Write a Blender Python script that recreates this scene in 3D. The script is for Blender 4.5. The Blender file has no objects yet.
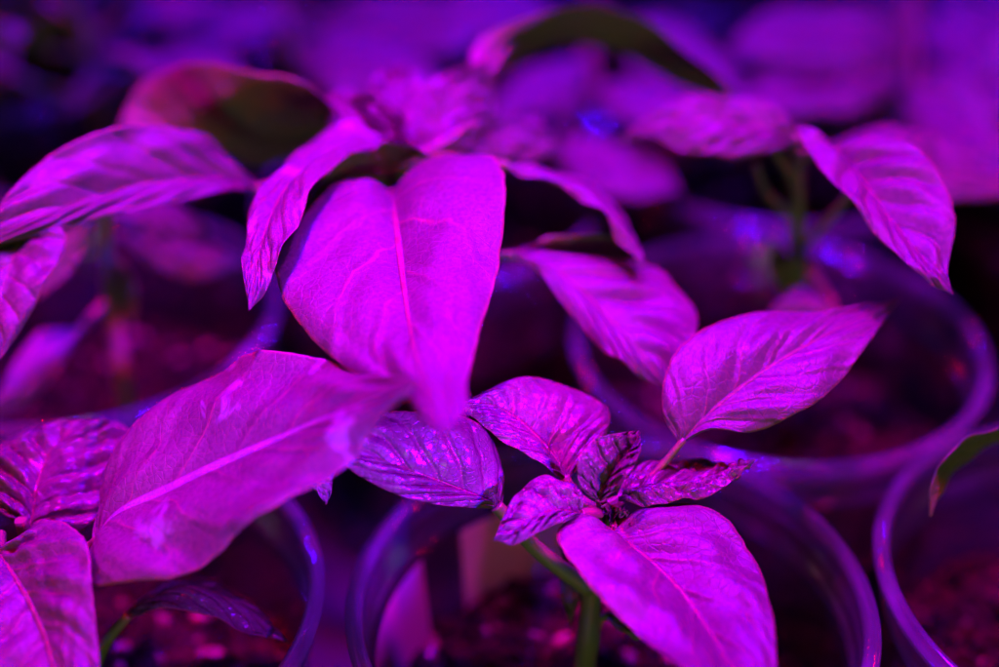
import bpy, bmesh, math, random
from mathutils import Vector, noise, Matrix
S = bpy.context.scene
COL = S.collection
rnd = random.Random(7)
R = math.radians

# ------------------------------------------------------------------ camera
FPX = 1400.0
PITCH = R(34.0)
RIM_Z = 0.110
CAM = Vector((0, 0, RIM_Z + 0.178))
FW = Vector((0, math.cos(PITCH), -math.sin(PITCH)))
UP = Vector((0, math.sin(PITCH), math.cos(PITCH)))
RT = Vector((1, 0, 0))
def P(x, y, d):
    return CAM + FW*d + RT*((x-499.5)/FPX*d) - UP*((y-333.5)/FPX*d)

cd = bpy.data.cameras.new('camera'); cam = bpy.data.objects.new('camera', cd); COL.objects.link(cam)
cam.location = CAM; cam.rotation_euler = (math.pi/2-PITCH, 0, 0)
cd.sensor_width = 36; cd.lens = 36*FPX/999.0; cd.clip_start = 0.01; cd.clip_end = 50
cd.dof.use_dof = True; cd.dof.focus_distance = 0.238; cd.dof.aperture_fstop = 3.7
S.camera = cam

# ------------------------------------------------------------------ node helper
class NT:
    def __init__(s, name):
        s.m = bpy.data.materials.new(name); s.m.use_nodes = True
        s.t = s.m.node_tree; s.t.nodes.clear()
        s.out = s.t.nodes.new('ShaderNodeOutputMaterial')
    def n(s, typ, **kw):
        nd = s.t.nodes.new('ShaderNode'+typ)
        for k, v in kw.items():
            if k.startswith('i_'):
                nd.inputs[k[2:].replace('_', ' ')].default_value = v
            else: setattr(nd, k, v)
        return nd
    def l(s, a, b): s.t.links.new(a, b)
    def math(s, op, a, b=None, c=None, clamp=False):
        nd = s.t.nodes.new('ShaderNodeMath'); nd.operation = op; nd.use_clamp = clamp
        for i, v in enumerate((a, b, c)):
            if v is None: continue
            if hasattr(v, 'is_linked'): s.l(v, nd.inputs[i])
            else: nd.inputs[i].default_value = v
        return nd.outputs[0]
    def mr(s, v, a, b, c, d):
        nd = s.t.nodes.new('ShaderNodeMapRange'); nd.interpolation_type = 'SMOOTHSTEP'
        s.l(v, nd.inputs[0])
        for i, x in enumerate((a, b, c, d)): nd.inputs[1+i].default_value = x
        return nd.outputs[0]
    def mix(s, f, a, b):
        nd = s.t.nodes.new('ShaderNodeMix'); nd.data_type = 'RGBA'
        for k, v in (('Factor', f), ('A', a), ('B', b)):
            sock = [i for i in nd.inputs if i.name == k and i.enabled][0]
            if hasattr(v, 'is_linked'): s.l(v, sock)
            else: sock.default_value = v if k == 'Factor' else (*v, 1)
        return [o for o in nd.outputs if o.enabled][0]

# ------------------------------------------------------------------ leaf materials
NV, KV = 6.5, 2.0            # secondary veins along the blade and their forward sweep
def leaf_mat(name, base, pale, vein, rough, bump, trans, stain=0.0, under=False, fine=1.0, rib=None):
    g = NT(name)
    uv = g.n('UVMap'); sep = g.n('SeparateXYZ'); g.l(uv.outputs[0], sep.inputs[0])
    u, vv = sep.outputs[0], sep.outputs[1]
    v = g.math('MULTIPLY_ADD', vv, 2.0, -1.0)
    s = g.math('ABSOLUTE', v)
    tc = g.n('TexCoord')
    nz = g.n('TexNoise', i_Scale=90.0, i_Detail=3.0); g.l(tc.outputs['Object'], nz.inputs['Vector'])
    side = g.math('MULTIPLY', g.math('GREATER_THAN', v, 0.0), 0.5)
    sw = g.math('POWER', s, 0.82)
    ph = g.math('MULTIPLY_ADD', u, NV, side)
    ph = g.math('SUBTRACT', ph, g.math('MULTIPLY', sw, KV))
    ph = g.math('ADD', ph, g.math('MULTIPLY', g.math('SUBTRACT', nz.outputs[0], 0.5), 0.8))
    fr = g.math('FRACT', ph)
    dist = g.math('ABSOLUTE', g.math('SUBTRACT', fr, 0.5))
    sec = g.mr(dist, 0.452, 0.495, 0.0, 1.0)
    nw = g.n('TexNoise', i_Scale=65.0, i_Detail=1.0); g.l(uv.outputs[0], nw.inputs['Vector']); nw.inputs['Scale'].default_value = 5.0
    sec = g.math('MULTIPLY', sec, g.math('MULTIPLY', g.mr(s, 0.95, 0.3, 0.0, 1.0), g.mr(nw.outputs[0], 0.35, 0.62, 0.3, 1.0)))
    secw = g.mr(dist, 0.30, 0.5, 0.0, 1.0)
    mw = g.math('MULTIPLY_ADD', u, -0.020, 0.034) if rib is None else g.math('MULTIPLY_ADD', u, -0.050, 0.068)
    midr = g.mr(g.math('DIVIDE', s, mw), 0.55, 1.15, 1.0, 0.0)
    vor = g.n('TexVoronoi', feature='DISTANCE_TO_EDGE', i_Scale=560.0*fine)
    g.l(tc.outputs['Object'], vor.inputs['Vector'])
    net = g.mr(vor.outputs['Distance'], 0.0, 0.09, 1.0, 0.0)
    veins = g.math('MAXIMUM', g.math('MAXIMUM', g.math('MULTIPLY', sec, 0.85), midr), g.math('MULTIPLY', net, 0.16))
    n2 = g.n('TexNoise', i_Scale=45.0, i_Detail=5.0, i_Roughness=0.6); g.l(tc.outputs['Object'], n2.inputs['Vector'])
    c = g.mix(g.mr(n2.outputs[0], 0.36, 0.66, 0.0, 1.0), base, pale)
    n5 = g.n('TexNoise', i_Scale=1500.0, i_Detail=2.0); g.l(tc.outputs['Object'], n5.inputs['Vector'])
    c = g.mix(g.mr(n5.outputs[0], 0.35, 0.7, 0.0, 0.5), c, tuple(x*.55 for x in base))
    c = g.mix(g.math('MULTIPLY', veins, 0.85), c, vein)
    if rib: c = g.mix(g.math('MULTIPLY', midr, 0.9), c, rib)
    edge = g.mr(s, 0.955, 0.995, 0.0, 0.8)
    c = g.mix(edge, c, vein)
    if stain > 0:
        n3 = g.n('TexNoise', i_Scale=120.0, i_Detail=4.0, i_Distortion=0.6); g.l(tc.outputs['Object'], n3.inputs['Vector'])
        n4 = g.n('TexNoise', i_Scale=75.0, i_Detail=2.0); g.l(tc.outputs['Object'], n4.inputs['Vector'])
        sm = g.math('MULTIPLY', g.mr(n3.outputs[0], 0.52, 0.58, 0.0, 1.0), g.mr(n4.outputs[0], 0.56-0.1*stain, 0.64-0.1*stain, 0.0, 1.0))
        c = g.mix(g.math('MULTIPLY', sm, 0.85), c, (0.17, 0.26, 0.15))
    hgt = g.math('MULTIPLY', midr, -1.4 if not under else 2.2)
    hgt = g.math('ADD', hgt, g.math('MULTIPLY', secw, -0.7 if not under else 0.7))
    hgt = g.math('ADD', hgt, g.math('MULTIPLY', net, -0.16))
    hgt = g.math('ADD', hgt, g.math('MULTIPLY', n2.outputs[0], 0.6))
    bp = g.n('Bump', i_Strength=bump, i_Distance=0.0006); g.l(hgt, bp.inputs['Height'])
    pr = g.n('BsdfPrincipled', i_Roughness=rough, i_IOR=1.42)
    g.l(c, pr.inputs['Base Color']); g.l(bp.outputs[0], pr.inputs['Normal'])
    rn = g.mr(n2.outputs[0], 0.3, 0.7, rough-0.07, rough+0.09); g.l(rn, pr.inputs['Roughness'])
    tr = g.n('BsdfTranslucent'); g.l(bp.outputs[0], tr.inputs['Normal'])
    g.l(g.mix(0.35, c, (0.16, 0.24, 0.03)), tr.inputs['Color'])
    mx = g.n('MixShader'); mx.inputs[0].default_value = trans
    g.l(pr.outputs[0], mx.inputs[1]); g.l(tr.outputs[0], mx.inputs[2])
    g.l(mx.outputs[0], g.out.inputs['Surface'])
    return g.m
M = {}
M['top'] = leaf_mat('leaf_top', (0.078, 0.085, 0.046), (0.098, 0.105, 0.056), (0.19, 0.12, 0.045), 0.50, 0.55, 0.07)
M['stained'] = leaf_mat('leaf_top_with_residue', (0.078, 0.09, 0.048), (0.10, 0.11, 0.058), (0.19, 0.12, 0.05), 0.52, 0.55, 0.07, stain=0.45)
M['ribbed'] = leaf_mat('leaf_top_with_pale_midrib', (0.078, 0.09, 0.048), (0.10, 0.11, 0.058), (0.18, 0.12, 0.055), 0.52, 0.5, 0.07, stain=0.3, rib=(0.18, 0.27, 0.16))
M['young'] = leaf_mat('young_leaf_top', (0.075, 0.08, 0.042), (0.11, 0.12, 0.062), (0.17, 0.09, 0.04), 0.30, 0.8, 0.07, fine=1.4)
M['under'] = leaf_mat('leaf_underside', (0.13, 0.17, 0.045), (0.16, 0.20, 0.055), (0.20, 0.21, 0.08), 0.65, 0.5, 0.03, under=True)

def stem_mat():
    g = NT('green_stem')
    tc = g.n('TexCoord'); nz = g.n('TexNoise', i_Scale=260.0, i_Detail=3.0); g.l(tc.outputs['Object'], nz.inputs['Vector'])
    c = g.mix(nz.outputs[0], (0.11, 0.20, 0.03), (0.16, 0.27, 0.04))
    bp = g.n('Bump', i_Strength=0.4, i_Distance=0.0004); g.l(nz.outputs[0], bp.inputs['Height'])
    pr = g.n('BsdfPrincipled', i_Roughness=0.5); g.l(c, pr.inputs['Base Color']); g.l(bp.outputs[0], pr.inputs['Normal'])
    pr.inputs['Subsurface Weight'].default_value = 0.0
    g.l(pr.outputs[0], g.out.inputs['Surface']); return g.m
M['stem'] = stem_mat()

def plastic(name, milk, rough):
    g = NT(name)
    tc = g.n('TexCoord'); nz = g.n('TexNoise', i_Scale=70.0, i_Detail=4.0); g.l(tc.outputs['Object'], nz.inputs['Vector'])
    bp = g.n('Bump', i_Strength=0.12, i_Distance=0.0006); g.l(nz.outputs[0], bp.inputs['Height'])
    t = g.n('BsdfTransparent'); t.inputs[0].default_value = (0.93, 0.93, 0.94, 1)
    gl = g.n('BsdfGlossy', i_Roughness=rough); g.l(bp.outputs[0], gl.inputs['Normal'])
    df = g.n('BsdfDiffuse'); df.inputs[0].default_value = (0.6, 0.6, 0.62, 1)
    tl = g.n('BsdfTranslucent'); tl.inputs[0].default_value = (0.6, 0.6, 0.62, 1)
    a = g.n('MixShader'); a.inputs[0].default_value = 0.5; g.l(df.outputs[0], a.inputs[1]); g.l(tl.outputs[0], a.inputs[2])
    b = g.n('MixShader'); g.l(g.math('MULTIPLY', g.mr(nz.outputs[0], 0.35, 0.7, 0.6, 1.3), milk), b.inputs[0])
    g.l(t.outputs[0], b.inputs[1]); g.l(a.outputs[0], b.inputs[2])
    fz = g.n('Fresnel', i_IOR=1.45)
    c = g.n('MixShader'); g.l(g.math('MULTIPLY', fz.outputs[0], 0.8, clamp=True), c.inputs[0]); g.l(b.outputs[0], c.inputs[1]); g.l(gl.outputs[0], c.inputs[2])
    g.l(c.outputs[0], g.out.inputs['Surface']); return g.m
M['wall'] = plastic('clear_plastic_wall', 0.006, 0.10)
M['collar'] = plastic('clear_plastic_collar', 0.045, 0.12)
M['rim'] = plastic('clear_plastic_rim', 0.12, 0.075)

def soil_mat():
    g = NT('moist_potting_soil')
    tc = g.n('TexCoord')
    n1 = g.n('TexNoise', i_Scale=230.0, i_Detail=7.0, i_Roughness=0.7); g.l(tc.outputs['Object'], n1.inputs['Vector'])
    n2 = g.n('TexVoronoi', i_Scale=420.0); g.l(tc.outputs['Object'], n2.inputs['Vector'])
    c = g.mix(g.mr(n1.outputs[0], 0.35, 0.7, 0.0, 1.0), (0.0015, 0.001, 0.001), (0.050, 0.014, 0.009))
    h = g.math('ADD', n1.outputs[0], g.math('MULTIPLY', n2.outputs['Distance'], -0.8))
    bp = g.n('Bump', i_Strength=0.9, i_Distance=0.0012); g.l(h, bp.inputs['Height'])
    pr = g.n('BsdfPrincipled'); pr.inputs['Specular IOR Level'].default_value = 0.05; g.l(c, pr.inputs['Base Color']); g.l(bp.outputs[0], pr.inputs['Normal'])
    g.l(g.mr(n1.outputs[0], 0.4, 0.6, 0.22, 0.85), pr.inputs['Roughness'])
    g.l(pr.outputs[0], g.out.inputs['Surface']); return g.m
M['soil'] = soil_mat()
def simple(name, c1, c2, rough, scale=60., bump=0.3, trans=0.0):
    g = NT(name); tc = g.n('TexCoord'); nz = g.n('TexNoise', i_Scale=scale, i_Detail=5.0); g.l(tc.outputs['Object'], nz.inputs['Vector'])
    bp = g.n('Bump', i_Strength=bump, i_Distance=0.0004); g.l(nz.outputs[0], bp.inputs['Height'])
    pr = g.n('BsdfPrincipled', i_Roughness=rough); g.l(g.mix(nz.outputs[0], c1, c2), pr.inputs['Base Color']); g.l(bp.outputs[0], pr.inputs['Normal'])
    if trans:
        tr = g.n('BsdfTranslucent'); tr.inputs[0].default_value = (*c2, 1)
        mx = g.n('MixShader'); mx.inputs[0].default_value = trans
        g.l(pr.outputs[0], mx.inputs[1]); g.l(tr.outputs[0], mx.inputs[2]); g.l(mx.outputs[0], g.out.inputs['Surface'])
    else: g.l(pr.outputs[0], g.out.inputs['Surface'])
    return g.m
M['grain'] = simple('wet_grain_painted_glint', (0.06, 0.015, 0.012), (0.30, 0.07, 0.05), 0.3, 300.)  # red in the grain colour paints the lamp glints seen on wet soil
M['tray'] = simple('dark_tray', (0.012, 0.012, 0.014), (0.03, 0.028, 0.03), 0.45, 40.)
M['paper'] = simple('pale_paper', (0.50, 0.22, 0.22), (0.62, 0.30, 0.30), 0.8, 30., 0.2, 0.35)
M['ink'] = simple('red_ink', (0.20, 0.02, 0.03), (0.25, 0.03, 0.04), 0.6)
M['tag'] = simple('white_plastic_tag', (0.45, 0.45, 0.45), (0.55, 0.55, 0.55), 0.35, 30., 0.1, 0.2)

# ------------------------------------------------------------------ object helpers
def link(name, me, parent=None):
    o = bpy.data.objects.new(name, me); COL.objects.link(o)
    if parent is not None: o.parent = parent
    return o
def tag(o, label, cat, group=None, kind=None):
    o['label'] = label; o['category'] = cat
    if group: o['group'] = group
    if kind: o['kind'] = kind
    return o
def empty(name, loc, label, cat, group=None):
    o = bpy.data.objects.new(name, None); COL.objects.link(o); o.location = loc
    o.empty_display_size = 0.01
    return tag(o, label, cat, group)
def cr(pts, t):
    n = len(pts)-1; x = min(max(t, 0), 1)*n; i = min(int(x), n-1); f = x-i
    p1, p2 = pts[i], pts[i+1]
    p0 = pts[i-1] if i > 0 else p1*2-p2
    p3 = pts[i+2] if i+2 <= n else p2*2-p1
    return 0.5*((2*p1)+(-p0+p2)*f+(2*p0-5*p1+4*p2-p3)*f*f+(-p0+3*p1-3*p2+p3)*f**3)

def leaf_mesh(Mr, L, Rr, face, top=True, bulge=0.10, pucker=0.0005, wave=0.0004, crinkle=0.0, mats=('top', 'under'), res=(84, 36), seed=0, th=0.00028, org=Vector()):
    """lofts a leaf blade of two thin skins over midrib and margins; face = vector the visible side looks to"""
    nu, nv = res
    sgn = None; acc = Vector()
    rows = []
    for i in range(nu+1):
        t = i/nu
        tt = t
        m, l, r = cr(Mr, tt), cr(L, tt), cr(Rr, tt)
        du = cr(Mr, min(tt+.02, 1))-cr(Mr, max(tt-.02, 0))
        w = r-l; nrm = w.cross(du)
        if i > 2 and i < nu-2: acc += nrm
        rows.append((m, l, r, nrm.normalized() if nrm.length > 1e-12 else None))
    for i in range(nu+1):
        if rows[i][3] is None:
            j = 1 if i == 0 else -2
            rows[i] = (*rows[i][:3], rows[1][3] if i == 0 else rows[i-1][3])
    flip = 1.0 if acc.dot(face) > 0 else -1.0      # normals toward 'face'
    vis = flip
    topsgn = vis if top else -vis                  # +1: top side is along +nrm
    rg = random.Random(seed); ox = Vector((rg.random()*50, rg.random()*50, 0))
    grid = []
    for i in range(nu+1):
        t = i/nu; m, l, r, n0 = rows[i]; N = n0*topsgn
        line = []
        wl, wr = (l-m).length, (r-m).length
        fade = min(1, min(t, 1-t)*9)
        for j in range(nv+1):
            v = -1+2*j/nv; s = abs(v)
            e, wd = (l, wl) if v < 0 else (r, wr)
            e = m+(e-m)*(1+fade*.028*noise.noise(Vector((t*9, v, 1))+ox)+fade*.018*noise.noise(Vector((t*40, v, 5))+ox))
            p = m.lerp(e, s)
            h = bulge*wd*4*s*(1-s)*(0.35+0.65*(1-t))*1.0
            ph = t*NV - KV*s**0.82 + (0.5 if v > 0 else 0)
            pk = math.sin(math.pi*ph)**2*.7+.3*abs(math.sin(math.pi*ph))
            env = min(1, s*3.2)*min(1, (1-s)*2.6+.12)*fade
            pm = .35+1.1*min(1, max(0, .5+1.3*noise.noise(Vector((t*2.6, v*1.4, 7))+ox)))
            h += .62*pucker*pm*(pk-0.5)*2*env
            q = Vector((t*6, v*2.2, 0))+ox
            h += wave*noise.noise(q*1.1)*2.2*(0.3+s)*fade
            h += wave*math.sin(t*19+ox.x+(2 if v > 0 else 0))*max(0, s-.55)*2.0*fade
            if crinkle:
                c1 = abs(math.sin(math.pi*(ph*1.5+.25*noise.noise(q*1.3))))**.6; c2 = abs(math.sin(math.pi*(s*3.1+t*2+.7*noise.noise(q*.9))))**.6
                cc = (c1*c2-.4)*1.25+.5*noise.noise(Vector((t*11, v*5, 3))+ox)
                h += crinkle*cc*env*1.6
            p = p + N*h
            line.append(p)
        grid.append(line)
    me = bpy.data.meshes.new('leaf'); bm = bmesh.new(); uvl = bm.loops.layers.uv.new('UVMap')
    top_v, bot_v = [], []
    for i in range(nu+1):
        a, b = [], []
        N = rows[i][3]*topsgn
        for j in range(nv+1):
            s = abs(-1+2*j/nv); k = th*(0.25+0.75*(1-s**6))*0.5
            mid = 0.0009*max(0, 1-s*14)*(1-0.75*i/nu)       # midrib ridge below
            p = grid[i][j]-org
            a.append(bm.verts.new(p+N*k)); b.append(bm.verts.new(p-N*(k+mid)))
        top_v.append(a); bot_v.append(b)
    def face_(vs, uvs, mi):
        try: f = bm.faces.new(vs)
        except ValueError: return
        f.material_index = mi; f.smooth = True
        for lp, q in zip(f.loops, uvs): lp[uvl].uv = q
    for i in range(nu):
        for j in range(nv):
            q = [(i/nu, j/nv), ((i+1)/nu, j/nv), ((i+1)/nu, (j+1)/nv), (i/nu, (j+1)/nv)]
            A = [top_v[i][j], top_v[i+1][j], top_v[i+1][j+1], top_v[i][j+1]]
            B = [bot_v[i][j], bot_v[i+1][j], bot_v[i+1][j+1], bot_v[i][j+1]]
            if topsgn > 0: A = A[::-1]; qa = q[::-1]; qb = q
            else: B = B[::-1]; qa = q; qb = q[::-1]
            # orientation fixed afterwards by recalc
            face_(A, qa, 0); face_(B, qb, 1)
    for j in (0, nv):
        for i in range(nu):
            face_([top_v[i][j], top_v[i+1][j], bot_v[i+1][j], bot_v[i][j]], [(i/nu, j/nv)]*4, 0)
    for i in (0, nu):
        for j in range(nv):
            face_([top_v[i][j], top_v[i][j+1], bot_v[i][j+1], bot_v[i][j]], [(i/nu, .5)]*4, 0)
    bmesh.ops.recalc_face_normals(bm, faces=bm.faces)
    bm.to_mesh(me); bm.free()
    me.materials.append(M[mats[0]]); me.materials.append(M[mats[1]])
    return me

def tube_mesh(pts, radii, org=Vector(), mat='stem', seg=12, n=None, name='stem', bumpy=0.0):
    n = n or max(8, len(pts)*7)
    rp = [Vector((r, 0, 0)) for r in radii]
    bm = bmesh.new(); rings = []; prev = None
    for i in range(n+1):
        t = i/n; c = cr(pts, t); r = cr(rp, t).x
        d = (cr(pts, min(1, t+.02))-cr(pts, max(0, t-.02))).normalized()
        a = prev if prev is not None else (Vector((1, 0, 0)) if abs(d.x) < .8 else Vector((0, 1, 0)))
        a = (a-d*a.dot(d)).normalized(); prev = a; b = d.cross(a)
        ring = []
        for k in range(seg):
            an = 2*math.pi*k/seg
            rr = r*(1+bumpy*math.cos(an*4+t*3)+bumpy*noise.noise(Vector((k, t*9, r*1000))))
            ring.append(bm.verts.new(c-org+(a*math.cos(an)+b*math.sin(an))*rr))
        rings.append(ring)
    for i in range(n):
        for k in range(seg):
            f = bm.faces.new([rings[i][k], rings[i][(k+1) % seg], rings[i+1][(k+1) % seg], rings[i+1][k]]); f.smooth = True
    bm.faces.new(rings[0][::-1]); bm.faces.new(rings[-1])
    bmesh.ops.recalc_face_normals(bm, faces=bm.faces)
    me = bpy.data.meshes.new(name); bm.to_mesh(me); bm.free(); me.materials.append(M[mat]); return me

# traced leaf: stations of (midrib), (one margin), (other margin): pixel x, y, depth; depths of margins are offsets
SEED = [0]
def traced(plant, mid, l, r, top=True, petiole=None, pr=(0.0009, 0.0011), zo=None, **kw):
    SEED[0] += 1
    sx = zo if zo else (0, 0, 1)
    def px(p, d): return P(sx[0]+p[0]*sx[2], sx[1]+p[1]*sx[2], d)
    n = len(mid)
    Mr = [px(m, m[2]) for m in mid]
    def side(e):
        out = []
        for i in range(n):
            if i in (0, n-1): out.append(Mr[i].copy()); continue
            q = e[i-1] if len(e) == n-2 else e[i]
            out.append(px(q, mid[i][2]+(q[2] if len(q) > 2 else 0)))
        return out
    org = Vector(plant.location)
    c = sum(Mr, Vector())/n
    me = leaf_mesh(Mr, side(l), side(r), CAM-c, top=top, seed=SEED[0], org=org, **kw)
    o = link('leaf', me, plant)
    if petiole:
        pts = [Mr[0].lerp(Mr[1], 0.25)]+[q if isinstance(q, Vector) else P(*q) for q in petiole]
        k = len(pts)
        rr = [pr[0]+(pr[1]-pr[0])*i/(k-1) for i in range(k)]
        link('petiole', tube_mesh(pts, rr, org, name='petiole'), o)
    return o

# ------------------------------------------------------------------ cups and soil
CR = 0.0475
def lathe(prof, seg, mat, closed=True, name='wall'):
    bm = bmesh.new(); rings = []
    for (r, z) in prof:
        rings.append([bm.verts.new((r*math.cos(2*math.pi*k/seg), r*math.sin(2*math.pi*k/seg), z)) for k in range(seg)])
    m = len(prof)
    for i in range(m if closed else m-1):
        A, B = rings[i], rings[(i+1) % m]
        for k in range(seg):
            f = bm.faces.new([A[k], A[(k+1) % seg], B[(k+1) % seg], B[k]]); f.smooth = True
    if not closed:
        bm.faces.new(rings[0][::-1]); bm.faces.new(rings[-1])
    bmesh.ops.recalc_face_normals(bm, faces=bm.faces)
    me = bpy.data.meshes.new(name); bm.to_mesh(me); bm.free(); me.materials.append(M[mat]); return me
H = RIM_Z
rimprof = []
for k in range(14):
    a = 2*math.pi*k/14
    rimprof.append((CR-0.0019+0.0017*math.cos(a)*(1 if math.cos(a) > 0 else .9), H-0.0017+0.0017*math.sin(a)+.0003*math.cos(3*a)))
rim_me = lathe(rimprof, 128, 'rim', True, 'rim')
outer = [(0.0434, H-0.0134), (0.0433, H-0.016), (0.0405, 0.055), (0.0380, 0.010), (0.0374, 0.0035), (0.036, 0.0015), (0.001, 0.0015)]
w = 0.00045
inner = [(0.001, 0.0021)]+[(r-w if r > .01 else r, z+(w if z < .01 else 0)) for r, z in outer[::-1][1:]]
prof = outer+inner
wall_me = lathe(prof, 96, 'wall', True, 'wall')

cl = [(0.0452, H-0.0034), (0.0450, H-0.0090), (0.0447, H-0.0115), (0.0437, H-0.0127)]
collar_me = lathe(cl+[(r-.0007, z+.0002) for r, z in cl[::-1]], 128, 'collar', True, 'collar')
def soil_mesh(seed, hero=True):
    rg = random.Random(seed); bm = bmesh.new()
    nr, na = (46, 120) if hero else (16, 40)
    z0 = H-0.034; Rs = 0.0424
    ox = Vector((seed*7.3, seed*3.1, 0))
    def hz(x, y):
        q = Vector((x, y, 0))
        return z0+0.0034*noise.noise(q*55+ox)+0.0022*noise.noise(q*160+ox)+0.0013*noise.noise(q*420+ox)
    c = bm.verts.new((0, 0, hz(0, 0))); prev = None
    for i in range(1, nr+1):
        r = Rs*i/nr
        ring = [bm.verts.new((r*math.cos(2*math.pi*k/na), r*math.sin(2*math.pi*k/na), hz(r*math.cos(2*math.pi*k/na), r*math.sin(2*math.pi*k/na)))) for k in range(na)]
        for k in range(na):
            if prev is None: f = bm.faces.new([c, ring[k], ring[(k+1) % na]])
            else: f = bm.faces.new([prev[k], ring[k], ring[(k+1) % na], prev[(k+1) % na]])
            f.smooth = True
        prev = ring
    low = [bm.verts.new((v.co.x*.93, v.co.y*.93, H-0.070)) for v in prev]
    for k in range(na):
        bm.faces.new([prev[k], low[k], low[(k+1) % na], prev[(k+1) % na]])
    bm.faces.new(low)
    for _ in range(620 if hero else 60):
        a = rg.random()*6.283; r = Rs*0.96*math.sqrt(rg.random()); x, y = r*math.cos(a), r*math.sin(a)
        sz = rg.choice([.0006, .0009, .0012, .0014, .0017])*(rg.random()*.6+.6)
        res = bmesh.ops.create_icosphere(bm, subdivisions=2 if sz > .001 else 1, radius=sz)
        mt = Matrix.Translation((x, y, hz(x, y)+sz*.35)) @ Matrix.Rotation(rg.random()*6, 4, 'Z') @ Matrix.Rotation(rg.random()*6, 4, 'X') @ Matrix.Diagonal((1+rg.random()*.9, .6+rg.random()*.5, .5+rg.random()*.5, 1))
        if sz > .0006 and rg.random() < .13:
            for f in {f for v in res['verts'] for f in v.link_faces}: f.material_index = 1; f.smooth = True
        for v in res['verts']:
            v.co = v.co*(1+0.45*noise.noise(v.co*900+Vector((r*999, a, 0))))
            v.co = mt @ v.co
    for _ in range(30 if hero else 0):            # fibres
        a = rg.random()*6.283; r = Rs*0.85*math.sqrt(rg.random()); p = Vector((r*math.cos(a), r*math.sin(a), 0)); p.z = hz(p.x, p.y)+.0012
        b = rg.random()*6.283; ln = .003+rg.random()*.006; w_ = .00018+rg.random()*.0002
        d = Vector((math.cos(b), math.sin(b), rg.random()*.7-.2)).normalized(); sd = d.cross(Vector((0, 0, 1))).normalized()
        A = [bm.verts.new(p+d*ln*f+s_) for f in (0, .5, 1) for s_ in (sd*w_, Vector((0, 0, w_*1.4)), -sd*w_)]
        for q in (0, 3):
            for k in range(3):
                bm.faces.new([A[q+k], A[q+(k+1) % 3], A[q+3+(k+1) % 3], A[q+3+k]])
    bmesh.ops.recalc_face_normals(bm, faces=bm.faces)
    me = bpy.data.meshes.new('potting_soil'); bm.to_mesh(me); bm.free(); me.materials.append(M['soil']); me.materials.append(M['grain']); return me
soil_lo = [soil_mesh(50+i, False) for i in range(3)]

def cup(x, y, where, seed=None, group='clear plastic cups packed together in rows'):
    c = empty('plastic_cup', (x, y, 0), 'clear plastic cup '+where, 'cup', group)
    link('wall', wall_me, c); link('rim', rim_me, c); link('collar', collar_me, c)
    me = soil_mesh(seed, True) if seed is not None else soil_lo[int(abs(x*1000+y*77)) % 3]
    s = link('potting_soil', me); s.location = (x, y, 0); s.rotation_euler.z = rnd.random()*6
    tag(s, 'dark crumbly potting soil filling the cup '+where, 'soil', 'potting soil in the cups', 'stuff')
    return c
SOILZ = H-0.034

A_ = (0.0198, 0.1805); D_ = (-0.0787, 0.1805); F_ = (0.1162, 0.1855)
C_ = (0.0632, 0.263); E_ = (-0.0985, 0.2755)
B_ = (-0.0180, 0.3330); G_ = (0.0790, 0.3600)
cupA = cup(*A_, 'in the front middle, with the crinkled young crown above it', 1)
cup(*D_, 'at the lower left, under the long magenta leaf with pale midrib', 2)
cup(*F_, 'at the lower right edge of the picture', 3)
cup(*C_, 'behind the front middle one, under the leaf with upturned tip', 4)
cup(*E_, 'at middle left, with a bare stem and dark soil visible', 5)
cup(*B_, 'behind the large heart shaped leaf', 6)
cup(*G_, 'behind the seedling with the pointed drooping leaf at the right', 7)

# ------------------------------------------------------------------ seedling A (front middle)
G1 = 'pepper seedlings growing in clear plastic cups'
def plant(cupc, dx, dy, label):
    return empty('pepper_seedling', (cupc[0]+dx, cupc[1]+dy, SOILZ), label, 'pepper seedling', G1)
def stem(pl, pts, radii, bumpy=0.05):
    return link('stem', tube_mesh(pts, radii, Vector(pl.location), bumpy=bumpy, seg=16), pl)

pA = empty('pepper_seedling', P(583, 688, .262), 'front pepper seedling with crinkled young crown and one large leaf falling to lower right', 'pepper seedling', G1)
crA = P(606, 507, .240)
nA1, nA2 = P(588, 640, .254), P(592, 585, .249)
stem(pA, [P(582, 735, .272), P(585, 665, .2575), nA1, P(590, 612, .2515), nA2, P(600, 545, .244), crA], [.0019, .0019, .0021, .0018, .0018, .0013, .0008])
z1 = (480, 370, .3); z2 = (330, 400, .3); z4 = (500, 500, .3); z6 = (659, 220, .3448); z8 = (700, 100, .3)
# A1 big lower right
traced(pA, [(611, 533, .236), (628, 545, .235), (655, 565, .233), (685, 597, .229), (712, 635, .223), (738, 680, .215), (760, 725, .208), (775, 770, .20)],
       [(575, 512, .000), (557, 540, -.002), (590, 588, -.004), (640, 633, -.005), (685, 672, -.004), (730, 722, -.002)],
       [(650, 503, .005), (712, 512, .006), (752, 550, .005), (770, 605, .003), (777, 665, .002), (780, 720, .001)],
       petiole=[(606, 530, .238), (600, 540, .243)], pr=(.0005, .0008), bulge=.13, pucker=.00055, wave=.0006)
# A2 crinkled right
traced(pA, [(612, 503, .241), (640, 489, .241), (670, 483, .242), (705, 479, .243), (735, 470, .243), (755, 459, .242)],
       [(638, 471, .006), (675, 460, .007), (710, 464, .006), (738, 465, .003)], [(640, 503, -.003), (672, 501, -.004), (706, 495, -.004), (736, 480, -.002)],
       mats=('young', 'under'), crinkle=.0006, pucker=.0008, bulge=.16, petiole=[(606, 506, .241)])
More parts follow.
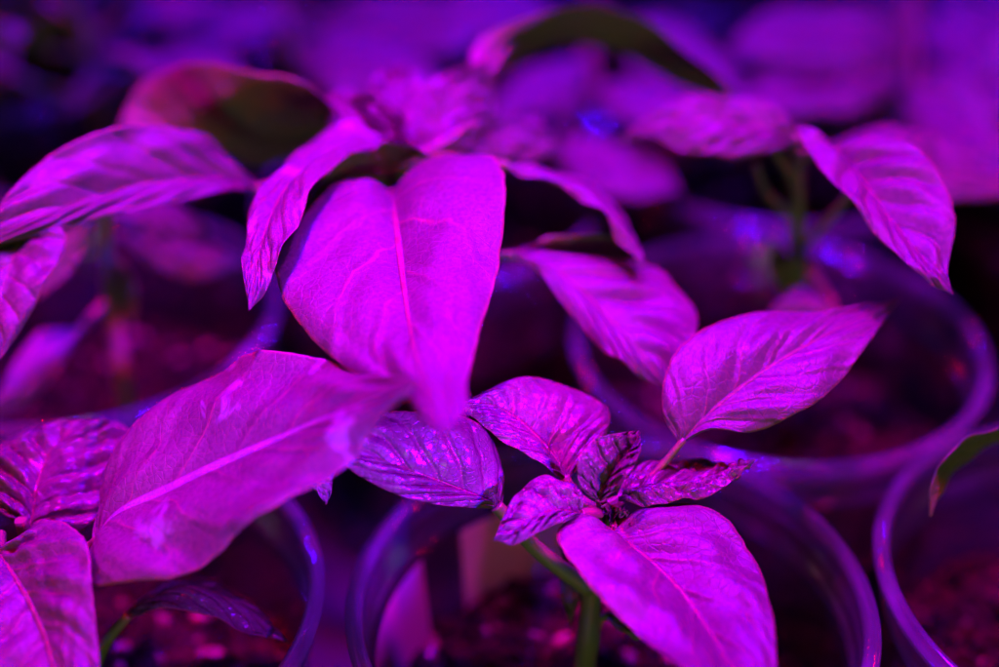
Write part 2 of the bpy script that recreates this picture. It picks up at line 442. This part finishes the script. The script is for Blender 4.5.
# A3 upright young folded leaf
traced(pA, [(395, 440, .238), (420, 375, .237), (455, 320, .236), (495, 270, .236), (520, 235, .236), (530, 203, .237)],
       [(338, 392, -.002), (325, 305, -.004), (370, 238, -.003), (450, 212, -.002)], [(452, 402, -.004), (492, 350, -.006), (524, 300, -.005), (536, 250, -.002)],
       zo=z1, mats=('young', 'under'), crinkle=.0005, pucker=.0007, bulge=.1, petiole=[(603, 508, .240)])
# A4 leaf up left
traced(pA, [(567, 482, .241), (556, 460, .242), (538, 439, .243), (515, 418, .243), (490, 405, .242), (461, 403, .240)],
       [(602, 440, .003), (608, 411, .006), (572, 387, .007), (520, 378, .005)], [(545, 466, -.004), (518, 451, -.005), (490, 431, -.004), (470, 415, -.002)],
       mats=('young', 'under'), pucker=.0005, bulge=.14, crinkle=.0002, petiole=[(575, 495, .241), (598, 512, .241)])
# A5 small crinkled left
traced(pA, [(345, 480, .236), (290, 470, .234), (230, 470, .232), (170, 498, .230), (105, 538, .229), (46, 566, .229)],
       [(310, 378, .003), (210, 356, .004), (140, 392, .004), (82, 488, .003)], [(290, 505, -.001), (235, 522, -.001), (180, 550, -.001), (110, 580, 0)],
       zo=z1, mats=('young', 'under'), crinkle=.0005, pucker=.0008, bulge=.2, petiole=[(600, 512, .239)])
# A6 left leaf with dark flank
traced(pA, [(572, 362, .240), (500, 325, .239), (400, 285, .236), (280, 240, .233), (150, 195, .231), (0, 178, .230)],
       [(578, 245, .006), (500, 82, .004), (340, 42, .003), (130, 52, .003)], [(480, 358, -.001), (330, 345, -.002), (180, 298, -.002), (60, 222, -.001)],
       zo=z2, mats=('young', 'under'), bulge=.26, pucker=.0005, crinkle=.0002, petiole=[(512, 522, .241), (540, 552, .245), (590, 590, .249)], pr=(.0012, .0016))
# A7 right upturned leaf
traced(pA, [(60, 650, .242), (115, 592, .242), (195, 520, .243), (290, 448, .244), (390, 385, .246), (510, 320, .250), (610, 272, .256), (697, 230, .264)],
       [(12, 565, .001), (18, 435, .002), (110, 325, .004), (280, 270, .005), (430, 262, .004), (570, 255, .002)],
       [(150, 610, -.001), (270, 614, -.003), (390, 570, -.004), (495, 500, -.004), (580, 400, -.003), (642, 310, -.002)],
       zo=z6, bulge=.12, pucker=.0005, wave=.0004, petiole=[(650, 478, .243), (612, 508, .241)], pr=(.0006, .0008))
# A8 small olive leaf below
traced(pA, [(608, 614, .253), (618, 618, .251), (630, 626, .249), (642, 634, .248), (652, 638, .248)], [(615, 608, .002), (632, 614, .003), (646, 626, .002)], [(612, 624, 0), (625, 634, 0), (640, 638, 0)],
       top=False, res=(30, 16), petiole=[(600, 620, .254), (592, 642, .254)], pr=(.0007, .0009))
# A9 young leaf behind stem, A10 tiny bud leaves
traced(pA, [(598, 520, .243), (590, 540, .247), (580, 565, .250), (573, 590, .252), (570, 628, .254)], [(560, 535, 0), (562, 560, .0), (560, 590, 0)], [(602, 545, .001), (592, 568, .001), (582, 592, 0)], res=(40, 20), mats=('young', 'under'), pucker=.0004)
for q, (dx, dy) in enumerate([(-6, -8), (8, -4), (14, 6), (2, 10)]):
    x, y = 612+dx, 518+dy
    traced(pA, [(612, 522, .240), (x*.7+612*.3, y-3, .238), (x+dx*.5, y+dy*.3-2, .237), (x+dx, y+dy*.6, .237)], [(x-5, y-3, 0), (x+dx*.5-4, y+dy*.3-4, 0)], [(x+4, y+2, 0), (x+dx*.5+4, y+dy*.3+3, 0)],
           res=(24, 12), mats=('young', 'under'), crinkle=.0005, pucker=.0003, top=(q % 2 == 0))

# ------------------------------------------------------------------ seedling B (centre)
pB = empty('pepper_seedling', (-0.018, 0.313, SOILZ), 'tall central pepper seedling with the large heart shaped magenta leaf', 'pepper seedling', G1)
crB = P(412, 150, .279)
stem(pB, [Vector((-0.018, 0.313, SOILZ-.003)), Vector((-0.0178, 0.303, .100)), Vector((-.0175, .285, .130)), P(410, 195, .288), crB], [.0022, .0021, .0019, .0016, .0011])
traced(pB, [(392, 192, .262), (394, 205, .256), (397, 228, .249), (401, 262, .241), (406, 300, .232), (413, 342, .222), (423, 380, .212), (433, 408, .204), (442, 434, .198)],
       [(354, 179, .004), (300, 208, .006), (277, 262, .006), (292, 315, .005), (345, 368, .004), (402, 398, .002), (418, 414, .001)],
       [(424, 162, .005), (484, 150, .008), (507, 190, .008), (498, 262, .005), (480, 330, .003), (467, 378, .002), (467, 410, .001)],
       bulge=.12, pucker=.00035, wave=.0007, petiole=[(395, 190, .272), (404, 172, .280), (412, 158, .284)], res=(120, 56), pr=(.0011, .0013))
traced(pB, [(405, 147, .276), (345, 147, .268), (298, 178, .257), (272, 215, .247), (260, 250, .240), (254, 280, .236), (249, 311, .233)],
       [(358, 128, .010), (292, 160, .010), (255, 195, .006), (244, 235, .004), (244, 272, .001)], [(362, 153, -.006), (326, 171, -.006), (304, 205, -.004), (286, 248, -.003), (268, 286, -.001)],
       bulge=.18, pucker=.0006, mats=('stained', 'under'), wave=.0006)
traced(pB, [(432, 156, .268), (402, 165, .266), (375, 172, .264), (345, 176, .262), (312, 194, .260)], [(402, 143, -.004), (375, 149, -.005), (345, 156, -.004)], [(412, 188, .007), (388, 200, .008), (360, 200, .007)], top=False, res=(40, 20), pucker=.0002)
zB = (0, 0, .345)
traced(pB, [(975, 385, .290), (900, 362, .291), (820, 368, .293), (720, 392, .296), (640, 412, .299), (540, 400, .302), (440, 385, .304), (340, 368, .305)],
       [(960, 300, -.009), (865, 240, -.016), (740, 202, -.016), (620, 185, -.013), (510, 190, -.006), (410, 245, .002)],
       [(900, 430, .006), (820, 470, .010), (740, 480, .011), (660, 460, .009), (560, 430, .004), (440, 402, 0)],
       zo=zB, top=False, bulge=-.10, pucker=.00025, petiole=[(350, 140, .288), (405, 155, .281)])
traced(pB, [(264, 193, .282), (225, 181, .277), (170, 180, .270), (110, 192, .263), (50, 212, .256), (-35, 250, .250)],
       [(215, 145, .001), (165, 126, .000), (105, 130, .000), (35, 166, .001)], [(228, 190, -.003), (170, 204, -.003), (100, 218, -.003), (40, 234, -.002)],
       bulge=.10, pucker=.0006, wave=.0006, petiole=[(300, 178, .284), (350, 165, .284), (408, 158, .281)])
# underside strip hanging below its near margin
traced(pB, [(470, 130, .284), (487, 78, .292), (515, 40, .300), (565, 25, .306), (625, 33, .310), (685, 68, .312), (740, 101, .310)],
       [(470, 95, -.004), (486, 36, -.006), (575, 7, -.007), (645, 20, -.007), (700, 60, -.006)], [(484, 98, .004), (503, 70, .005), (568, 46, .007), (625, 54, .006), (680, 86, .005)],
       top=False, bulge=-.1, petiole=[(450, 140, .282), (415, 155, .280)])
traced(pB, [(498, 163, .268), (545, 174, .268), (585, 190, .267), (612, 214, .265), (632, 244, .264), (644, 270, .263)],
       [(545, 169, .012), (588, 184, .014), (619, 210, .012), (638, 242, .006)], [(543, 180, -.001), (582, 197, -.001), (606, 220, -.001), (627, 250, 0)], bulge=.05, petiole=[(450, 158, .274), (415, 156, .28)], res=(60, 20))
traced(pB, [(505, 254, .270), (545, 250, .273), (585, 249, .277), (620, 256, .280), (646, 266, .280)], [(545, 240, -.003), (590, 233, -.005), (625, 242, -.004)], [(545, 256, .002), (585, 262, .003), (620, 266, .003)], top=False, bulge=-.1, res=(50, 20))
traced(pB, [(508, 253, .268), (540, 262, .266), (575, 286, .264), (610, 320, .262), (640, 352, .259), (668, 390, .257)],
       [(560, 257, .006), (625, 259, .010), (673, 281, .009), (698, 325, .004)], [(540, 272, -.002), (568, 312, -.003), (601, 347, -.003), (630, 369, -.002)],
       bulge=.15, pucker=.0007, petiole=[(480, 252, .274), (440, 215, .284), (412, 170, .283)])
# crinkled crown
for mid, l, r, tp, cz in [
    ([(428, 160, .280), (440, 130, .283), (455, 103, .285), (470, 82, .286), (487, 62, .286)], [(405, 130, .0), (415, 95, .002), (445, 72, .002)], [(470, 148, .002), (492, 118, .003), (495, 85, .002)], True, .0009),
    ([(405, 150, .276), (392, 128, .275), (380, 112, .275), (368, 102, .276), (352, 96, .277)], [(378, 140, 0), (362, 122, 0), (352, 106, 0)], [(410, 130, 0), (398, 108, 0), (378, 96, 0)], True, .0010),
    ([(398, 152, .279), (375, 135, .282), (355, 118, .284), (338, 106, .285), (322, 100, .286)], [(360, 150, 0), (335, 138, 0), (322, 118, 0)], [(385, 118, .003), (362, 98, .004), (340, 90, .003)], True, .0009),
    ([(430, 152, .284), (470, 140, .288), (505, 135, .291), (535, 138, .293), (565, 150, .294)], [(470, 120, .004), (510, 115, .005), (540, 122, .003)], [(465, 158, -.002), (505, 162, -.002), (538, 160, -.001)], True, .0008),
    ([(408, 148, .283), (402, 120, .288), (398, 98, .292), (396, 80, .295), (398, 62, .297)], [(375, 120, 0), (368, 92, 0), (380, 72, 0)], [(425, 120, 0), (430, 95, 0), (420, 75, 0)], True, .0009)]:
    traced(pB, mid, l, r, top=tp, crinkle=cz, pucker=.0008, mats=('young', 'under'), res=(50, 28), petiole=[(414, 158, .281)], pr=(.0006, .0008))

# ------------------------------------------------------------------ seedling C (right)
pC = empty('pepper_seedling', P(797, 320, .338), 'right pepper seedling with slim forked stem and pointed drooping leaf', 'pepper seedling', G1)
pC.location = Vector((P(797, 320, .338).x, P(797, 320, .338).y, SOILZ))
crC = P(797, 135, .288)
stem(pC, [Vector(pC.location)-Vector((0, 0, .004)), P(797, 290, .322), P(797, 240, .309), P(798, 200, .300), crC], [.0019, .0018, .0016, .0013, .001])
traced(pC, [(440, 180, .268), (520, 240, .264), (570, 310, .260), (630, 395, .256), (700, 480, .252), (770, 565, .248), (842, 648, .245)],
       [(322, 82, .004), (400, 225, -.001), (510, 350, -.003), (630, 490, -.003), (738, 583, -.002)], [(575, 118, .002), (720, 170, .001), (812, 262, .000), (850, 400, .000), (828, 560, .000)],
       zo=z8, bulge=.12, pucker=.0007, petiole=[(815, 152, .28), (799, 160, .292)])
traced(pC, [(800, 142, .288), (762, 130, .287), (725, 122, .286), (690, 120, .286), (652, 127, .287), (615, 142, .289)], [(780, 108, .003), (735, 96, .004), (696, 97, .004), (660, 108, .002)], [(768, 152, -.003), (725, 157, -.004), (688, 152, -.003), (652, 140, -.002)],
       crinkle=.0006, pucker=.0009, bulge=.12)
traced(pC, [(815, 150, .292), (865, 160, .296), (915, 172, .300), (965, 182, .303), (1040, 195, .306)], [(870, 128, .008), (925, 135, .009), (975, 158, .006)], [(862, 190, -.004), (915, 203, -.004), (965, 200, -.003)], bulge=.1)
traced(pC, [(838, 150, .274), (855, 147, .273), (872, 146, .273), (895, 150, .274)], [(855, 137, .002), (873, 138, .002)], [(855, 157, 0), (874, 156, 0)], res=(30, 16), mats=('young', 'under'), crinkle=.0003, petiole=[(800, 152, .288)], pr=(.0006, .0008))
traced(pC, [(790, 305, .322), (784, 282, .315), (778, 260, .309), (774, 240, .304)], [(776, 285, 0), (768, 262, 0)], [(796, 280, 0), (790, 258, 0)], top=False, res=(30, 14), petiole=[(797, 300, .324)])
traced(pC, [(835, 318, .288), (812, 303, .290), (790, 301, .292), (762, 318, .294)], [(815, 292, .003), (790, 290, .003)], [(812, 322, 0), (790, 324, 0)], res=(30, 16), petiole=[(830, 300, .3), (798, 250, .311)])
for pts in ([P(756, 165, .290), P(768, 195, .295), P(795, 218, .304)], [P(852, 192, .285), P(828, 220, .296), P(799, 248, .311)], [P(775, 150, .288), P(788, 172, .293), P(798, 190, .298)]):
    link('petiole', tube_mesh(pts, [.0008, .0009, .0010], Vector(pC.location), name='petiole'), pC)
traced(pC, [(850, 190, .284), (870, 170, .288), (900, 150, .293), (940, 135, .300)], [(860, 165, .003), (890, 130, .004)], [(890, 185, 0), (925, 165, 0)], res=(40, 20))
# ------------------------------------------------------------------ seedling D (lower left)
pD = empty('pepper_seedling', (D_[0]-.006, D_[1], SOILZ), 'lower left pepper seedling with a long leaf showing a pale midrib', 'pepper seedling', G1)
crD = P(20, 520, .243)
stem(pD, [Vector(pD.location)-Vector((0, 0, .003)), P(70, 640, .256), P(35, 560, .248), crD], [.0021, .0019, .0015, .001])
traced(pD, [(93, 548, .238), (118, 513, .237), (165, 490, .235), (215, 467, .232), (265, 445, .228), (310, 425, .223), (352, 408, .217), (418, 382, .208)],
       [(97, 498, .007), (126, 437, .011), (185, 386, .013), (248, 356, .013), (312, 357, .010), (362, 372, .006)],
       [(92, 586, -.007), (155, 583, -.010), (205, 561, -.010), (262, 522, -.009), (322, 480, -.007), (368, 436, -.004)],
       bulge=.10, pucker=.0003, wave=.0008, mats=('ribbed', 'under'), petiole=[(70, 560, .243), (40, 545, .246)], res=(110, 50))
traced(pD, [(-5, 548, .238), (14, 575, .234), (34, 610, .229), (50, 650, .224), (60, 700, .218), (65, 770, .21)], [(50, 522, .003), (88, 543, .001), (94, 610, 0), (97, 690, 0)], [(-60, 580, 0), (-80, 640, 0), (-70, 700, 0), (-20, 750, 0)],
       mats=('stained', 'under'), pucker=.0010, crinkle=.0004, bulge=.14, petiole=[(0, 535, .243)])
traced(pD, [(30, 532, .244), (34, 505, .246), (40, 475, .249), (52, 450, .252), (72, 432, .254), (98, 419, .256)], [(84, 530, -.001), (118, 497, .0), (133, 455, .001), (130, 428, .001)], [(0, 512, 0), (-22, 480, 0), (-10, 450, .002), (35, 428, .002)],
       mats=('young', 'under'), pucker=.0010, crinkle=.0005, bulge=.15, res=(90, 44))
traced(pD, [(122, 620, .248), (150, 598, .248), (190, 588, .248), (230, 600, .248), (262, 621, .248), (289, 643, .248)], [(152, 592, .010), (192, 582, .012), (233, 594, .012), (265, 618, .007)], [(150, 612, -.002), (190, 610, -.003), (228, 625, -.003), (260, 636, -.002)],
       bulge=.05, pucker=.00015, mats=('young', 'under'), petiole=[(105, 645, .250), (88, 690, .256)], res=(60, 24))
traced(pD, [(296, 452, .236), (305, 466, .238), (315, 480, .240), (322, 492, .241), (327, 504, .242)], [(318, 452, .0), (335, 465, 0), (333, 482, 0)], [(296, 470, 0), (310, 486, 0), (319, 496, 0)], res=(30, 16), petiole=[(250, 470, .240), (120, 530, .245)])
# ------------------------------------------------------------------ seedling E (middle left)
pE = empty('pepper_seedling', (P(116, 350, .325).x, P(116, 350, .325).y, SOILZ), 'middle left pepper seedling with a bare stem between drooping leaves', 'pepper seedling', G1)
crE = P(105, 205, .290)
stem(pE, [Vector(pE.location)-Vector((0, 0, .003)), P(114, 320, .318), P(108, 262, .303), crE], [.002, .0019, .0017, .0012])
traced(pE, [(30, 215, .258), (12, 262, .254), (0, 300, .250), (-8, 345, .247), (-20, 392, .245)], [(66, 235, .002), (48, 280, .001), (20, 330, .001)], [(-40, 240, 0), (-70, 300, 0), (-60, 350, 0)], pucker=.0004, mats=('stained', 'under'), petiole=[(70, 200, .275), (104, 212, .290)])
traced(pE, [(82, 330, .300), (55, 345, .297), (28, 368, .294), (-15, 420, .290)], [(62, 328, .003), (30, 338, .003)], [(55, 375, 0), (25, 405, 0)], res=(40, 20), petiole=[(108, 300, .312)])
traced(pE, [(123, 262, .305), (127, 285, .309), (130, 305, .312), (132, 328, .316)], [(119, 285, 0), (122, 306, 0)], [(135, 283, 0), (137, 304, 0)], res=(30, 14), top=False, petiole=[(110, 256, .302)])
traced(pE, [(110, 235, .300), (150, 245, .308), (195, 258, .315), (250, 262, .325)], [(150, 228, .004), (200, 238, .005)], [(145, 262, 0), (190, 280, 0)], res=(40, 20))
traced(pE, [(100, 215, .296), (135, 215, .305), (170, 218, .312), (215, 232, .32)], [(135, 200, .004), (175, 203, .005)], [(135, 235, 0), (170, 243, 0)], res=(40, 20))
traced(pE, [(98, 218, .29), (70, 250, .29), (50, 275, .29), (38, 300, .29)], [(88, 240, 0), (70, 272, 0)], [(55, 240, 0), (38, 265, 0)], res=(30, 16), top=False)
# ------------------------------------------------------------------ seedling F (right edge)
pF = empty('pepper_seedling', (F_[0]+.006, F_[1]+.01, SOILZ), 'right edge pepper seedling with one dark olive leaf tip hanging over the cup rim', 'pepper seedling', G1)
stem(pF, [Vector(pF.location)-Vector((0, 0, .003)), Vector(pF.location)+Vector((.002, 0, .03)), Vector(pF.location)+Vector((.004, -.002, .06))], [.002, .0018, .0012])
traced(pF, [(1040, 415, .262), (1000, 432, .258), (970, 446, .255), (948, 466, .253), (935, 490, .251), (930, 516, .250)], [(997, 428, -.006), (964, 440, -.006), (940, 463, -.005), (930, 490, -.003)], [(1002, 438, .006), (976, 455, .006), (954, 474, .005), (940, 496, .003)],
       top=False, bulge=0, pucker=.0001, wave=.0002, mats=('under', 'under'), petiole=[(1075, 420, .262), Vector(pF.location)+Vector((.004, -.002, .058))], res=(60, 20))
for k, an in enumerate((-0.4, 0.9)):
    o0 = Vector(pF.location)+Vector((.004, -.002, .058)); dr = Vector((math.cos(an), math.sin(an), .1)); sd = Vector((-dr.y, dr.x, 0))
    Mr = [o0+dr*.055*t+Vector((0, 0, -.02*t*t)) for t in (0, .25, .5, .75, 1)]
    ww = (0, .015, .014, .009, 0)
    me = leaf_mesh(Mr, [a-sd*b for a, b in zip(Mr, ww)], [a+sd*b for a, b in zip(Mr, ww)], Vector((0, 0, 1)), org=Vector(pF.location), seed=90+k)
    link('leaf', me, pF)

# ------------------------------------------------------------------ generic background seedlings
def gen_leaf(org_dir, base, L, W, lift, droop, seed, mats, crk=0.0):
    a = org_dir; dr = Vector((math.cos(a), math.sin(a), 0)); sd = Vector((-dr.y, dr.x, 0))
    ts = [i/7 for i in range(8)]; Mr = []; Lr = []; Rr = []
    wp = [0, .86, 1.0, .93, .76, .52, .25, 0]
    roll = (random.Random(seed).random()-.5)*.9
    sdn = sd*math.cos(roll)+Vector((0, 0, 1))*math.sin(roll)
    for t, w_ in zip(ts, wp):
        p = base+dr*L*(t*math.cos(lift)-.12*t*t*max(0, droop))+Vector((0, 0, L*(t*math.sin(lift)-droop*t*t)))
        back = dr*(-.10*L if t == ts[1] else 0)
        Mr.append(p); e = W*.5*w_
        Lr.append(p+back-sdn*e+Vector((0, 0, e*.25))); Rr.append(p+back+sdn*e+Vector((0, 0, e*.25)))
    return leaf_mesh(Mr, Lr, Rr, Vector((0, 0, 1))+dr*.01, bulge=.15, pucker=.0007, wave=.0012, crinkle=crk, mats=mats, res=(36, 18), seed=seed)
def gen_plant(seed):
    rg = random.Random(seed)
    root = bpy.data.objects.new('pepper_seedling', None); root.empty_display_size = .01
    hgt = .05+rg.random()*.02
    pts = [Vector((0, 0, -.003)), Vector((.002, .001, hgt*.5)), Vector((-.001, .002, hgt))]
    kids = []
    kids.append((bpy.data.objects.new('stem', tube_mesh(pts, [.0019, .0017, .0011], seg=8)), None))
    n = 9; a = rg.random()*6
    for k in range(n):
        f = k/(n-1); a += 2.4; zz = hgt*(.45+.55*f)
        L = (.062-.036*f)*(.85+.3*rg.random()); pet = .018*(1-f*.7)
        lf = .25+.75*f; b0 = cr(pts, zz/hgt); dr = Vector((math.cos(a), math.sin(a), 0)); b1 = b0+dr*pet+Vector((0, 0, pet*.5))
        lo = bpy.data.objects.new('leaf', gen_leaf(a, b1, L, L*.56, lf, .55+.35*rg.random()-.3*f, seed*31+k, ('young' if f > .7 else 'top', 'under'), .0004 if f > .7 else 0))
        pe = bpy.data.objects.new('petiole', tube_mesh([b0, b0.lerp(b1, .5)+Vector((0, 0, -.001)), b1+dr*.002], [.001, .0009, .0009], seg=8, name='petiole'))
        kids.append((lo, None)); kids.append((pe, lo))
    return root, kids
protos = [gen_plant(s) for s in (3, 11, 19, 27)]
def place_plant(i, loc, rz, sc, label):
    root, kids = protos[i]
    r = root.copy(); COL.objects.link(r); r.location = loc; r.rotation_euler = (0, 0, rz); r.scale = (sc, sc, sc)
    tag(r, label, 'pepper seedling', G1)
    mp = {}
    for o, par in kids:
        c = o.copy(); COL.objects.link(c); c.parent = mp[par] if par is not None else r; mp[o] = c
    return r
ordn = ['first', 'second', 'third', 'fourth', 'fifth', 'sixth', 'seventh', 'eighth', 'ninth']
rows = [  # y, list of x, row words
    (.372, [-.222, -.118, .178], 'back row nearest the sharp seedlings'),
    (.425, [-.165, -.068, .030, .127, .225], 'second back row'),
    (.508, [-.215, -.117, -.020, .078, .175, .272], 'third back row'),
    (.592, [-.262, -.165, -.068, .030, .127, .225, .32], 'farthest blurred row'),
]
for ri, (y, xs, rw) in enumerate(rows):
    for xi, x in enumerate(xs):
        jx, jy = (rnd.random()-.5)*.003, (rnd.random()-.5)*.004
        where = 'in the %s, %s from the left' % (rw, ordn[xi])
        cup(x+jx, y+jy, where)
        if ri == 1 and xi in (1, 2, 3): continue
        place_plant((ri*3+xi) % 4, (x+jx+.002, y+jy, SOILZ), rnd.random()*6.28, 1.1+rnd.random()*.3, 'blurred pepper seedling '+where)
def soft_plant(x, y, top, label, leaves):
    p = empty('pepper_seedling', (x, y, SOILZ), label, 'pepper seedling', G1)
    t_ = Vector((x, y-.01, SOILZ+top))
    stem(p, [Vector((x, y, SOILZ-.003)), Vector((x, y-.004, SOILZ+top*.5)), t_], [.002, .0018, .0012])
    for mid, wd, tilt in leaves:
        n = len(mid); l, r = [], []
        for i in range(1, n-1):
            dx, dy = mid[i+1][0]-mid[i-1][0], mid[i+1][1]-mid[i-1][1]; q = math.hypot(dx, dy)
            w_ = wd*.85*(1.0, 1.0, .8, .5)[min(i-1, 3)]*.5
            for e, sg in ((l, 1), (r, -1)):
                oy = sg*dx/q*w_
                e.append((mid[i][0]-sg*dy/q*w_, mid[i][1]+oy, -tilt*oy/wd*2))
        traced(p, mid, l, r, res=(40, 20), bulge=.15, pucker=.0008, petiole=[t_])
soft_plant(.030, .425, .055, 'soft blurred pepper seedling directly behind the dark arched leaf', [
    ([(600, 72, .395), (570, 76, .39), (530, 90, .385), (510, 108, .38), (495, 140, .375)], 46, .010),
    ([(585, 92, .38), (620, 100, .37), (665, 112, .365), (705, 125, .36), (740, 135, .355)], 44, .010),
    ([(555, 150, .37), (585, 160, .365), (620, 168, .36), (650, 178, .36), (680, 190, .355)], 66, .012),
    ([(615, 25, .41), (650, 45, .40), (700, 75, .39), (735, 100, .385), (770, 125, .38)], 76, .014),
    ([(570, 40, .42), (530, 20, .42), (480, 8, .42), (430, 2, .42)], 60, .012),
    ([(590, 120, .385), (570, 105, .38), (545, 100, .375), (515, 112, .37)], 30, .008),
    ([(625, 60, .40), (655, 85, .385), (690, 95, .375), (720, 92, .37)], 26, .007)])
soft_plant(.127, .425, .060, 'soft blurred pepper seedling behind the right forked stem with broad violet leaves', [
    ([(912, 48, .41), (870, 40, .40), (820, 34, .395), (770, 35, .39), (730, 45, .385)], 72, .016),
    ([(905, 80, .395), (860, 84, .385), (810, 88, .38), (770, 95, .375), (735, 108, .37)], 60, .013),
    ([(905, 70, .40), (930, 95, .385), (960, 125, .375), (985, 160, .37), (1000, 190, .365)], 90, .003),
    ([(915, 40, .42), (960, 35, .42), (1000, 50, .415), (1040, 70, .41)], 80, .016),
    ([(910, 90, .37), (935, 118, .36), (965, 138, .35), (1010, 150, .345)], 44, .012),
    ([(880, 60, .40), (845, 62, .39), (800, 66, .385), (755, 76, .38)], 24, .008)])
soft_plant(-.068, .425, .058, 'soft blurred pepper seedling behind the arched leaf at upper left', [
    ([(290, 60, .40), (330, 62, .39), (370, 68, .385), (410, 78, .38), (450, 92, .375)], 74, .020),
    ([(300, 22, .42), (255, 22, .415), (215, 30, .41), (180, 42, .405), (150, 56, .40)], 46, .010),
    ([(310, 25, .42), (360, 24, .41), (410, 25, .405), (460, 22, .40), (500, 14, .40)], 72, .014),
    ([(260, 40, .41), (160, 42, .40), (125, 62, .39), (95, 85, .385), (62, 115, .38)], 46, -.004)])
place_plant(2, (G_[0]+.01, G_[1]+.01, SOILZ), 2.2, .8, 'blurred low pepper seedling in the cup behind the right forked stem')
# outer front neighbours partly lighting the edges
# ------------------------------------------------------------------ label and tags in the front cup
def arc_sheet(az0, az1, z0, z1, off, mat, name, parent, n=24):
    def rad(z): 
        return .0433+(z-(H-.016))*(.0433-.0405)/((H-.016)-.055)
    bm = bmesh.new(); vs = []
    for i in range(n+1):
        a = az0+(az1-az0)*i/n
        col = []
        for z in (z0, z1):
            for dr in (off, off+.00012):
                r = rad(z)+dr; col.append(bm.verts.new((r*math.cos(a), r*math.sin(a), z)))
        vs.append(col)
    for i in range(n):
        A, B = vs[i], vs[i+1]
        for q in ((0, 1), (1, 3), (3, 2), (2, 0)):
            f = bm.faces.new([A[q[0]], B[q[0]], B[q[1]], A[q[1]]])
    bm.faces.new(vs[0][:2]+vs[0][2:][::-1]); bm.faces.new(vs[-1][:2]+vs[-1][2:][::-1])
    bmesh.ops.recalc_face_normals(bm, faces=bm.faces)
    me = bpy.data.meshes.new(name); bm.to_mesh(me); bm.free(); me.materials.append(M[mat]); return link(name, me, parent)
arc_sheet(R(92), R(131), H-.036, H-.0138, -.0012, 'paper', 'paper_label', cupA)
arc_sheet(R(146), R(222), H-.040, H-.0138, -.0012, 'paper', 'paper_label', cupA)
# ------------------------------------------------------------------ setting
def slab(name, x0, x1, y0, y1, z0, z1, mat):
    bm = bmesh.new(); bmesh.ops.create_cube(bm, size=1, matrix=Matrix.Translation(((x0+x1)/2, (y0+y1)/2, (z0+z1)/2)) @ Matrix.Diagonal((x1-x0, y1-y0, z1-z0, 1)))
    me = bpy.data.meshes.new(name); bm.to_mesh(me); bm.free(); me.materials.append(M[mat]); o = link(name, me); o['kind'] = 'structure'; return o
slab('shelf_surface', -1.2, 1.2, -.3, 2.2, -.02, 0, 'tray')

# ------------------------------------------------------------------ light
def area(name, loc, target, size, col, power):
    ld = bpy.data.lights.new(name, 'AREA'); ld.shape = 'DISK'; ld.size = size; ld.color = col; ld.energy = power
    o = bpy.data.objects.new(name, ld); COL.objects.link(o); o.location = loc
    o.rotation_euler = (Vector(target)-Vector(loc)).to_track_quat('-Z', 'Y').to_euler(); return o
RED = (1, .0, .0); BLU = (.05, .0, 1)
for nm, loc, c, p, sz, sp in (
    ('red', (-.20, .17, .62), RED, .70, .025, 80), ('blue', (-.15, .23, .62), BLU, 3.5, .025, 180),
    ('red', (.12, .16, .62), RED, .20, .025, 80), ('blue', (.06, .22, .62), BLU, 1.9, .025, 180),
    ('red', (-.05, .215, .62), RED, .33, .025, 36), ('blue', (-.03, .22, .62), BLU, .68, .025, 36),
    ('red', (.16, .24, .62), RED, .52, .03, 50), ('blue', (.15, .25, .62), BLU, 4.0, .03, 120),
    ('red', (.02, .44, .66), RED, .24, .04, 180), ('blue', (.06, .46, .66), BLU, 8.5, .04, 180),
    ('blue', (.04, .80, .55), BLU, 1.8, .03, 180), ('red', (-.10, .78, .55), RED, 1.3, .03, 180)):
    area(nm+'_grow_lamp', loc, (loc[0]*.8, loc[1], .1), sz, c, p).data.spread = R(sp)
def spot(name, loc, target, deg, col, power):
    ld = bpy.data.lights.new(name, 'SPOT'); ld.spot_size = R(deg); ld.spot_blend = .6; ld.shadow_soft_size = .012; ld.color = col; ld.energy = power
    o = bpy.data.objects.new(name, ld); COL.objects.link(o); o.location = loc
    o.rotation_euler = (Vector(target)-Vector(loc)).to_track_quat('-Z', 'Y').to_euler()
spot('blue_grow_lamp', (.30, -.20, .36), P(385, 462, .236), 7.5, BLU, 180.0)  # added spot, no real lamp: brightens the shaded left leaf A6
spot('red_grow_lamp', (.34, -.17, .36), P(400, 462, .236), 7.5, RED, 38.0)  # red partner of the added spot on A6
spot('red_grow_lamp', (-.02, .05, .50), P(548, 425, .242), 4.5, RED, 5.0)  # added narrow spot, puts a red glow on leaf A4
area('dim_room_lamp', (.05, -.62, .09), (0, .25, .17), .22, (1, .80, .50), .9)
W = bpy.data.worlds.new('World'); S.world = W; W.use_nodes = True
bg = W.node_tree.nodes['Background']; bg.inputs[0].default_value = (1, .72, .5, 1); bg.inputs[1].default_value = .015

S.view_settings.view_transform = 'Standard'; S.view_settings.look = 'None'; S.view_settings.exposure = 0; S.view_settings.gamma = 1
S.cycles.max_bounces = 10; S.cycles.transparent_max_bounces = 40; S.cycles.transmission_bounces = 6; S.cycles.diffuse_bounces = 3; S.cycles.glossy_bounces = 3
S.cycles.sample_clamp_indirect = 6; S.cycles.sample_clamp_direct = 0
S.cycles.caustics_reflective = False; S.cycles.caustics_refractive = False
S.cycles.use_denoising = True
